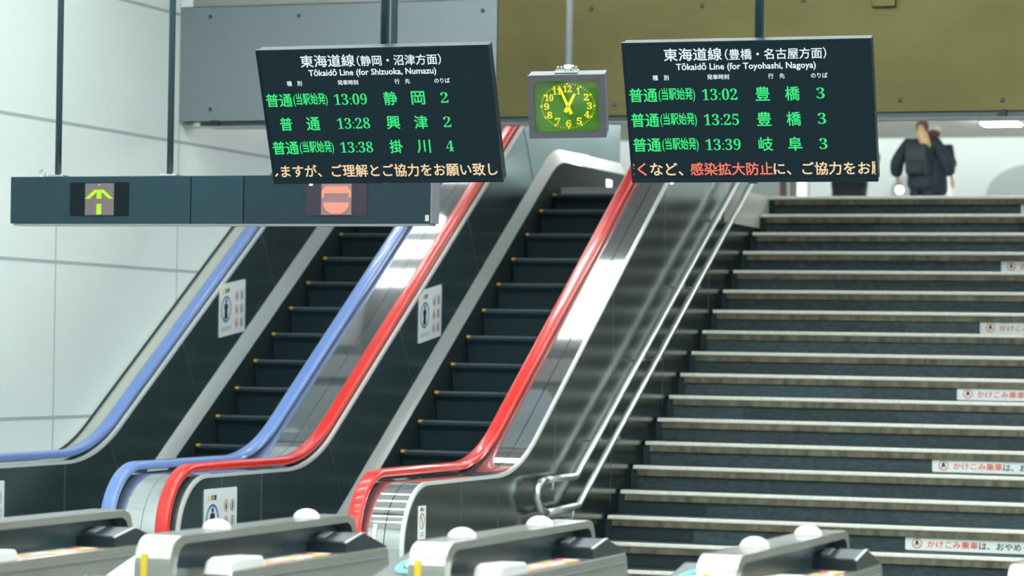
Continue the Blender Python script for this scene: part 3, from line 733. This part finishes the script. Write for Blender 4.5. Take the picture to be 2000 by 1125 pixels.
def hand(name, tip, tail, w0, w1, y):
    t0 = Vector(tip); t1 = Vector(tail); d = (t0-t1).normalized(); n = Vector((-d.y, d.x))
    return obj(name, plate_xz([tuple(t1+n*w0), tuple(t0+n*w1), tuple(t0-n*w1), tuple(t1-n*w0)], y, y-0.003), mat('clock_hand_yellow', (255, 218, 40), 0, 0.4, emit=0.4, ergb=(255, 200, 20)), fc)
hand('minute_hand', (dcx-0.041, dcz+0.100), (dcx+0.016, dcz-0.040), 0.009, 0.0045, 0.0185)
hand('hour_hand', (dcx+0.036, dcz+0.062), (dcx-0.015, dcz-0.030), 0.010, 0.006, 0.0190)
obj('hub', tube([(dcx, 0.018, dcz), (dcx, 0.012, dcz)], 0.005, seg=14), tube_steel, fc)
obj('glass_pane', plate_xz(rrect(-cw+0.028, cw-0.029, -ch+0.027, ch-0.027, 0.022, 6), 0.006, 0.008), glass('clock_glass', (240, 250, 236), 0.05), ck)
Rm = __import__('mathutils').Euler((0.271, -0.023, 0.211)).to_matrix(); Ri = Rm.inverted(); L0 = Vector((-4.514, 13.3, 2.949))
def cl(p): return Ri @ (Vector(p)-L0)
px_, py_ = -4.522, 13.345
pl = obj('hanging_pole', tube([cl((px_, py_, 3.13)), cl((px_, py_, 5.2))], 0.0175, seg=16), mat('clock_pole_grey', (160, 164, 168), 0.5, 0.35), ck, True)
obj('collar', tube([cl((px_, py_, 3.118)), cl((px_, py_, 3.16))], 0.026, seg=16), tube_steel, ck, True)
obj('base_plate', bx(-0.06, 0.055, 0.045, 0.12, ch-0.005, ch+0.008, 0.002), tube_steel, ck)
for dx in (-0.045, -0.028, 0.03, 0.045):
    obj('bolt', tube([(dx, 0.075, ch+0.006), (dx, 0.075, ch+0.03)], 0.006, seg=8), tube_steel, ck)

# ------------------------------------------------------------------ ticket gates
print_m = bpy.data.materials.new('printed_poster'); print_m.use_nodes = True
nt = print_m.node_tree; b = nt.nodes['Principled BSDF']; b.inputs['Roughness'].default_value = 0.6; b.inputs['Specular IOR Level'].default_value = 0.2
tc = nt.nodes.new('ShaderNodeTexCoord'); mp = nt.nodes.new('ShaderNodeMapping'); mp.inputs['Scale'].default_value = (22, 8, 1)
vz = nt.nodes.new('ShaderNodeTexVoronoi'); vz.inputs['Scale'].default_value = 1.0
rp = nt.nodes.new('ShaderNodeValToRGB'); rp.color_ramp.interpolation = 'CONSTANT'
cols = [(0, (206, 198, 194)), (0.30, (206, 92, 76)), (0.46, (206, 190, 184)), (0.62, (200, 160, 80)), (0.74, (90, 52, 48)), (0.84, (210, 160, 150))]
rp.color_ramp.elements[0].color = (*lin(cols[0][1]), 1); rp.color_ramp.elements[1].position = cols[1][0]; rp.color_ramp.elements[1].color = (*lin(cols[1][1]), 1)
for p_, c_ in cols[2:]:
    e = rp.color_ramp.elements.new(p_); e.color = (*lin(c_), 1)
sx = nt.nodes.new('ShaderNodeSeparateColor')
nt.links.new(tc.outputs['Object'], mp.inputs[0]); nt.links.new(mp.outputs[0], vz.inputs['Vector']); nt.links.new(vz.outputs['Color'], sx.inputs[0]); nt.links.new(sx.outputs[0], rp.inputs[0]); nt.links.new(rp.outputs[0], b.inputs['Base Color'])
smoke_glass = mat('smoked_panel', (46, 64, 70), 0.0, 0.25)
reader_blk = mat('reader_black', (24, 38, 44), 0, 0.32)
reader_top = mat('reader_top_dark', (40, 48, 62), 0, 0.32)
ic_teal = mat('ic_teal', (60, 190, 160), 0, 0.4, emit=0.25, ergb=(60, 200, 170))
def gate(xr, yf, label, pod=None, domes=(), reader_side=0.0):
    """xr: right side of the hand rail arch, yf: its far end"""
    t = thing('ticket_gate', label, 'ticket gate', (xr, yf-0.7, 0), 'ticket gates')
    y0 = yf-1.5; xl = xr-0.125
    # arch: closed outline in (y, z), open below
    out = fillet([(y0, 0.55), (y0, 1.13), (yf, 1.13), (yf+0.015, 0.75)], [0.085, 0.06], 8)
    inn = fillet([(yf-0.02, 0.75), (yf-0.03, 1.104), (y0+0.05, 1.104), (y0+0.05, 0.55)], [0.05, 0.06], 8)
    obj('rail_arch', prism(out+inn, xl, xr, bev=0.004), gate_steel, t)
    for i in range(3):
        x = xl+0.03+0.032*i
        obj('rail_groove', bx(x-0.003, x+0.003, y0+0.1, yf-0.06, 1.1295, 1.1312), mat('groove_grey', (130, 136, 138), 0.6, 0.4), t)
    obj('yellow_stripe', bx(xl+0.025, xl+0.045, y0-0.003, y0+0.001, 0.6, 1.075), ink_yellow, t)
    obj('smoked_panel', bx(xl+0.045, xl+0.075, y0+0.06, yf-0.03, 0.80, 1.10), smoke_glass, t)
    # body
    xb0, xb1 = xr-0.155, xr+0.105; yb0, yb1 = y0+0.22, yf+0.055
    body = prism([(yb0, 0.0), (yb1+0.03, 0.0), (yb1+0.03, 0.90), (yb1, 1.0), (yb1-0.015, 1.013), (yb0+0.02, 1.013), (yb0, 0.99)], xb0, xb1, bev=0.006)
    bo = obj('body', body, gate_steel, t)
    obj('body_ledge', bx(xb1-0.001, xb1+0.004, yb0+0.03, yb1-0.03, 0.972, 0.980), mat('groove_grey', (130, 136, 138), 0.6, 0.4), bo)
    obj('lower_cover', bx(xb0+0.02, xb1-0.03, y0+0.02, yb0+0.02, 0.0, 0.96, 0.02), gate_steel, t)
    obj('poster', bx(xr+0.005, xb1-0.02, yb0+0.32, yf-0.42, 1.0125, 1.0165), print_m, t)
    obj('poster', bx(xb0+0.005, xl+0.02, yb0+0.32, yf-0.42, 1.0125, 1.0165), print_m, t)
    obj('intake_hump', prism([(yb0+0.0, 1.0), (yb0+0.02, 1.04), (yb0+0.06, 1.052), (yb0+0.26, 1.046), (yb0+0.30, 1.01)], xr+0.008, xb1-0.006, bev=0.008), mat('hump_white', (232, 230, 230), 0.0, 0.35), t)
    obj('lock', ball((xb1, yf-0.55, 0.90), (0.006, 0.022, 0.028)), tube_steel, bo, True)
    obj('hatch_line', bx(xb1-0.001, xb1+0.002, yf-0.72, yf-0.62, 0.80, 0.88), mat('hatch_grey', (190, 190, 184), 0.7, 0.4), bo)
    # card reader block
    yr = yf-0.33
    rd = obj('card_reader', prism([(yr, 1.012), (yr, 1.048), (yr+0.15, 1.074), (yr+0.17, 1.074), (yr+0.40, 1.012)], xr-0.15, xb1-0.004, bev=0.004), reader_blk, t)
    obj('reader_screen', prism([(yr+0.008, 1.0505), (yr+0.14, 1.0735), (yr+0.14, 1.0755), (yr+0.008, 1.0525)], xr-0.03, xb1-0.012), reader_top, rd)
    obj('reader_button', prism([(yr+0.05, 1.0590), (yr+0.13, 1.0725), (yr+0.13, 1.0775), (yr+0.05, 1.064)], xr-0.035, xr-0.005), mat('button_grey', (150, 156, 160), 0.2, 0.4), rd)
    obj('reader_trim', prism([(yr+0.0, 1.046), (yr+0.15, 1.0725), (yr+0.17, 1.0725), (yr+0.17, 1.0765), (yr+0.15, 1.0765), (yr, 1.0505)], xb1-0.012, xb1-0.003), mat('reader_trim_pale', (200, 200, 206), 0.4, 0.3), rd)
    for yd in domes:
        obj('sensor_dome', ball((xl+0.06, yd, 1.128), (0.048, 0.046, 0.034), zmin=0.0), dome_white, t, True)
    if pod:
        pd = obj('touch_pad_pod', prism([(y0+0.0, 0.7), (y0+0.0, 0.99), (y0+0.05, 1.0), (y0+0.42, 1.075), (y0+0.46, 1.07), (y0+0.46, 0.7)], xl-0.16, xl-0.005, bev=0.01), reader_top, t)
        r = bmesh.new(); n = 24
        def top(x, y): return (x, y, 1.0035+(y-y0-0.05)*0.2027)
        o_ = [r.verts.new(top(xl-0.07+0.055*math.cos(2*PI*k/n), y0+0.24+0.10*math.sin(2*PI*k/n))) for k in range(n)]
        i_ = [r.verts.new(top(xl-0.07+0.034*math.cos(2*PI*k/n), y0+0.24+0.062*math.sin(2*PI*k/n))) for k in range(n)]
        for k in range(n): r.faces.new((o_[k], o_[(k+1) % n], i_[(k+1) % n], i_[k]))
        lab(obj('touch_ring', r, ic_teal, pd), 'teal ring on the touch pad')
        r = bmesh.new(); r.faces.new([r.verts.new(top(xl-0.07+0.030*math.cos(2*PI*k/n), y0+0.24+0.03*math.sin(2*PI*k/n))) for k in range(n)])
        lab(obj('touch_mark', r, white_plate, pd), 'white mark inside the ring')
    return t
XG = [-4.81, -4.005, -3.158, -2.215]; YG = [9.30, 9.50, 9.70, 9.66]
gate(XG[0], YG[0], 'ticket gate in front of the blue railed escalator, its near end outside the photo', None, ())
g2 = gate(XG[1], YG[1], 'ticket gate before the red railed escalator foot, white wedge beside its near end', None, (8.47, 9.20))
gate(XG[2], YG[2], 'ticket gate before the escalator side panel, dark touch pad on its near end', 1, (8.52, 9.28))
gate(XG[3], YG[3], 'ticket gate standing by itself in front of the stairs', 1, (8.62, 9.32))
gate(-1.30, 9.75, 'ticket gate at the bottom right corner of which only a pale corner shows', None, ())
# the pale wedge and the touch pad of the second gate
x0 = XG[1]-0.125; y0 = YG[1]-1.5
obj('side_wedge', prism([(y0+0.02, 0.6), (y0+0.02, 1.0), (y0+0.30, 1.075), (y0+0.34, 0.6)], x0-0.11, x0-0.004, bev=0.008), mat('wedge_white', (238, 232, 234), 0, 0.35), g2)
pd = obj('touch_pad_pod', prism([(y0-0.16, 0.6), (y0-0.16, 0.985), (y0-0.02, 1.0), (y0+0.018, 0.985), (y0+0.018, 0.6)], x0-0.14, x0-0.0, bev=0.012), reader_top, g2)
obj('pad_rim', prism([(y0-0.165, 0.955), (y0-0.165, 0.965), (y0-0.158, 0.965), (y0-0.158, 0.955)], x0-0.13, x0-0.01), mat('pad_rim_orange', (196, 128, 84)), pd)

# ------------------------------------------------------------------ upper concourse
def skin_body(name, joints, bones, m, parent, sub=2):
    """one continuous surface grown over a skeleton; joints: name -> (point, rx, ry)"""
    keys = list(joints); me = bpy.data.meshes.new(name)
    b = base_of(parent)
    me.from_pydata([Vector(joints[k][0]) for k in keys], [(keys.index(a), keys.index(c)) for a, c in bones], [])
    o = bpy.data.objects.new(name, me); C.objects.link(o); o.parent = parent
    md = o.modifiers.new('skin', 'SKIN'); md.use_smooth_shade = True
    for i, k in enumerate(keys):
        me.skin_vertices[0].data[i].radius = (joints[k][1], joints[k][2] if len(joints[k]) > 2 else joints[k][1])
        me.skin_vertices[0].data[i].use_root = (i == 0)
    s = o.modifiers.new('sub', 'SUBSURF'); s.levels = sub; s.render_levels = sub
    me.materials.append(m)
    return o
def person(label, loc, rz, height, hair_m, tail_m, coat_m, pants_m, pack=True, cap=None, skirt_coat=False, ax=0.27, lift=0.0):
    t = thing('person', label, 'person', loc); t.rotation_euler = (0, 0, rz); k = height/1.62; t.scale = (k, k, k); t['_b'] = [0, 0, 0]
    # local frame: faces +Y, x to the right, feet at z = 0
    J = {'pelvis': ((0, 0, 0.88), 0.13, 0.10), 'waist': ((0, 0, 1.02), 0.115, 0.09), 'chest': ((0, 0.0, 1.2), 0.14, 0.10), 'neck0': ((0, 0.0, 1.34), 0.07, 0.06),
         'neck': ((0, 0.01, 1.40), 0.048, 0.05), 'head': ((0, 0.02, 1.50), 0.075, 0.092), 'crown': ((0, 0.015, 1.565), 0.055, 0.07), 'nose': ((0, 0.105, 1.475), 0.014, 0.016)}
    Bn = [('pelvis', 'waist'), ('waist', 'chest'), ('chest', 'neck0'), ('neck0', 'neck'), ('neck', 'head'), ('head', 'crown'), ('head', 'nose')]
    for s, n in ((-1, 'l'), (1, 'r')):
        J['sh'+n] = ((s*0.17, 0, 1.30), 0.05); J['el'+n] = ((s*ax, -0.02, 1.06), 0.04)
        J['wr'+n] = ((s*(ax+0.035), 0.10, 0.84), 0.027); J['pa'+n] = ((s*(ax+0.035), 0.14, 0.785), 0.03, 0.018)
        J['hip'+n] = ((s*0.09, 0, 0.82), 0.09); J['kn'+n] = ((s*0.10, 0.02, 0.47), 0.055); J['an'+n] = ((s*0.10, -0.01, 0.08), 0.038); J['toe'+n] = ((s*0.11, 0.15, 0.035), 0.035, 0.03)
        Bn += [('chest', 'sh'+n), ('sh'+n, 'el'+n), ('el'+n, 'wr'+n), ('wr'+n, 'pa'+n), ('pelvis', 'hip'+n), ('hip'+n, 'kn'+n), ('kn'+n, 'an'+n), ('an'+n, 'toe'+n)]
        for f in range(4):
            J['f%d%s' % (f, n)] = ((s*(ax+0.014+0.014*f), 0.165+0.004*(f in (1, 2)), 0.735), 0.009); J['g%d%s' % (f, n)] = ((s*(ax+0.012+0.014*f), 0.16, 0.70-0.004*(f in (1, 2))), 0.008)
            Bn += [('pa'+n, 'f%d%s' % (f, n)), ('f%d%s' % (f, n), 'g%d%s' % (f, n))]
        J['th'+n] = ((s*(ax+0.005), 0.165, 0.775), 0.010); J['ti'+n] = ((s*(ax-0.006), 0.185, 0.745), 0.009); Bn += [('pa'+n, 'th'+n), ('th'+n, 'ti'+n)]
    for q in J:
        if q[:2] in ('wr', 'pa', 'th', 'ti') or (q[0] in 'fg' and q[1].isdigit()): J[q] = ((J[q][0][0], J[q][0][1]+lift*0.3, J[q][0][2]+lift),)+J[q][1:]
    skin_body('body', J, Bn, skin_m, t)
    K = {'hem': ((0, 0, 0.62), 0.23, 0.18), 'waist': ((0, 0, 1.0), 0.20, 0.14), 'chest': ((0, 0, 1.2), 0.195, 0.135), 'collar': ((0, 0, 1.345), 0.085, 0.08), 'top': ((0, 0.0, 1.385), 0.072, 0.07)}
    Kb = [('hem', 'waist'), ('waist', 'chest'), ('chest', 'collar'), ('collar', 'top')]
    if skirt_coat: K['low'] = ((0, 0, 0.50), 0.22, 0.17); Kb.append(('hem', 'low'))
    for s, n in ((-1, 'l'), (1, 'r')):
        K['sh'+n] = ((s*0.205, 0, 1.295), 0.095); K['el'+n] = ((s*ax, -0.03, 1.04), 0.105); K['wr'+n] = ((s*(ax+0.035), 0.08+lift*0.3, 0.86+lift), 0.085)
        Kb += [('chest', 'sh'+n), ('sh'+n, 'el'+n), ('el'+n, 'wr'+n)]
    skin_body('jacket', K, Kb, coat_m, t)
    Tr = {'hips': ((0, 0, 0.86), 0.15, 0.115), 'belt': ((0, 0, 1.0), 0.14, 0.11)}; Tb = [('hips', 'belt')]
    for s, n in ((-1, 'l'), (1, 'r')):
        Tr['t'+n] = ((s*0.085, 0, 0.76), 0.088); Tr['k'+n] = ((s*0.10, 0.02, 0.47), 0.072); Tr['a'+n] = ((s*0.10, -0.01, 0.10), 0.058); Tb += [('hips', 't'+n), ('t'+n, 'k'+n), ('k'+n, 'a'+n)]
    skin_body('trousers', Tr, Tb, pants_m, t)
    for s in (-1, 1): obj('shoe', bx(s*0.11-0.045, s*0.11+0.045, -0.07, 0.20, 0.0, 0.085, 0.03), ink_black, t, True)
    hb = ball((0, 0.0, 1.525), (0.088, 0.108, 0.105), seg=20, rings=14)
    for v in hb.verts:
        if v.co.y > 0.06 and v.co.z < 1.56: v.co.y = 0.06-(v.co.y-0.06)*0.2
    hr_ = obj('hair', hb, hair_m, t, True)
    if tail_m:
        obj('long_hair', tube([(0.0, -0.075, 1.53), (0.02, -0.105, 1.46), (0.06, -0.115, 1.36), (0.10, -0.125, 1.25), (0.11, -0.13, 1.19)], [0.035, 0.06, 0.075, 0.075, 0.03], seg=14), tail_m, hr_, True)
    for s in (-1, 1): obj('ear', ball((s*0.086, 0.02, 1.49), (0.012, 0.022, 0.032), seg=10, rings=8), skin_m, t, True)
    for s in (-1, 1): obj('eye', ball((s*0.032, 0.098, 1.505), (0.012, 0.008, 0.009), seg=10, rings=8), ink_black, t, True)
    obj('mouth', ball((0, 0.098, 1.437), (0.024, 0.008, 0.007), seg=10, rings=8), mat('lips', (190, 110, 104)), t, True)
    if pack:
        bp = obj('backpack', bx(-0.155, 0.155, -0.27, -0.10, 0.86, 1.28, 0.05, seg=3), pack_dark, t, True)
        obj('backpack_pocket', bx(-0.12, 0.12, -0.30, -0.25, 0.88, 1.06, 0.025, seg=3), coat_dark, bp, True)
    if cap: obj('cap', ball((0, 0.01, 1.55), (0.098, 0.115, 0.085), seg=18, rings=12, zmin=-0.2), cap, t, True)
    return t
person('person in a dark jacket with long fair hair and a backpack, at the stair top', (-6.92, 33.7, ZU), -0.15, 1.44, hair_brown, hair_blond, coat_dark, denim, ax=0.35)
person('person in a white cap, almost hidden behind the long haired person', (at(1824, 258, 35.6).x, 35.6, ZU), 0.1, 1.53, hair_brown, None, mat('coat_navy', (40, 50, 66), 0, 0.8), denim, False, mat('cap_white', (240, 236, 232), 0, 0.7), ax=0.2, lift=0.3)
person('person in a long black coat, standing beyond the stair top below the departure board', (-8.45, 36.5, ZU), 0.2, 1.7, hair_brown, None, coat_dark, denim, False, None, True, lift=0.35)
a = at(1921, 260, 42.4); b_ = at(1990, 260, 42.4)
lamp(a.x, b_.x, 42.2, 42.6, 5.3, lamp_up, 'short white ceiling lamp beyond the stair top, to the right of the person', None)
t = thing('glowing_lamp', 'small round white lamp glowing at the feet of the person on the stair top', 'lamp', tuple(at(1757, 371, 33.0)))
obj('globe', ball(tuple(at(1757, 371, 33.0)), 0.05), mat('globe_lit', (250, 250, 250), emit=4, ergb=(235, 255, 250)), t, True)
obj('stem', tube([tuple(at(1757, 371, 33.0)), tuple(Vector((at(1757, 371, 33.0).x, 33.0, ZU)))], 0.012, seg=8), hall_grey, t)
lamp(-15.5, 2.5, 45.55, 45.95, 6.3, mat('lamp_added_wash', (250, 250, 250), emit=8.0, ergb=(240, 252, 250)), 'long unseen light added to wash the far wall of the upper concourse', None)  # unseen light, added to brighten the far wall
a = at(1912, 235, 40.5); lamp(a.x, a.x+3.0, 40.2, 41.0, 5.3, mat('lamp_wide', (250, 250, 250), emit=8, ergb=(244, 252, 250)), 'wide bright ceiling panel beyond the stair top at the photo edge', None)
t = thing('white_cabinet', 'white cabinet with a small grey mark beside the person at the stair top', 'cabinet', (-8.42, 43.0, ZU))
obj('cabinet_body', bx(-8.62, -8.40, 43.0, 43.5, ZU, 4.58, 0.05), white_plate, t)
obj('mark', bx(-8.52, -8.47, 42.99, 43.001, 4.34, 4.46), hall_grey, t)
def pil(px0, px1, Y, m, name, label, cat):
    a = at(px0, 370, Y).x; b_ = at(px1, 370, Y).x
    tt = obj(name, bx(a, b_, Y, Y+0.25, ZU, 5.29), m); tag(tt, label, cat)
pil(1511, 1524, 42, mat('pillar_rose', (188, 140, 136), 0, 0.6), 'slim_pillar', 'slim rose coloured pillar just past the top of the stairs', 'pillar')
pil(1524, 1531, 42.1, mat('pillar_tan', (150, 140, 126), 0, 0.6), 'slim_pillar', 'slim tan pillar touching the rose coloured one', 'pillar')
pil(1541, 1549, 42, mat('pillar_olive', (140, 140, 130), 0, 0.6), 'slim_pillar', 'slim grey pillar beside the bright white board', 'pillar')
tt = thing('light_box', 'bright white lit board past the top of the stairs', 'light box', (at(1563, 370, 43).x, 43, ZU))
a = at(1552, 370, 43).x; b_ = at(1575, 370, 43).x
obj('case', bx(a-0.02, b_+0.02, 43.0, 43.15, ZU, 5.1), white_plate, tt)
obj('lit_front', bx(a, b_, 42.985, 42.999, ZU+0.3, 5.05), mat('light_box_front', (240, 250, 250), emit=1.3, ergb=(236, 252, 250)), tt)
for o in bpy.data.objects:
    if '_b' in o: del o['_b']
bpy.context.view_layer.update()
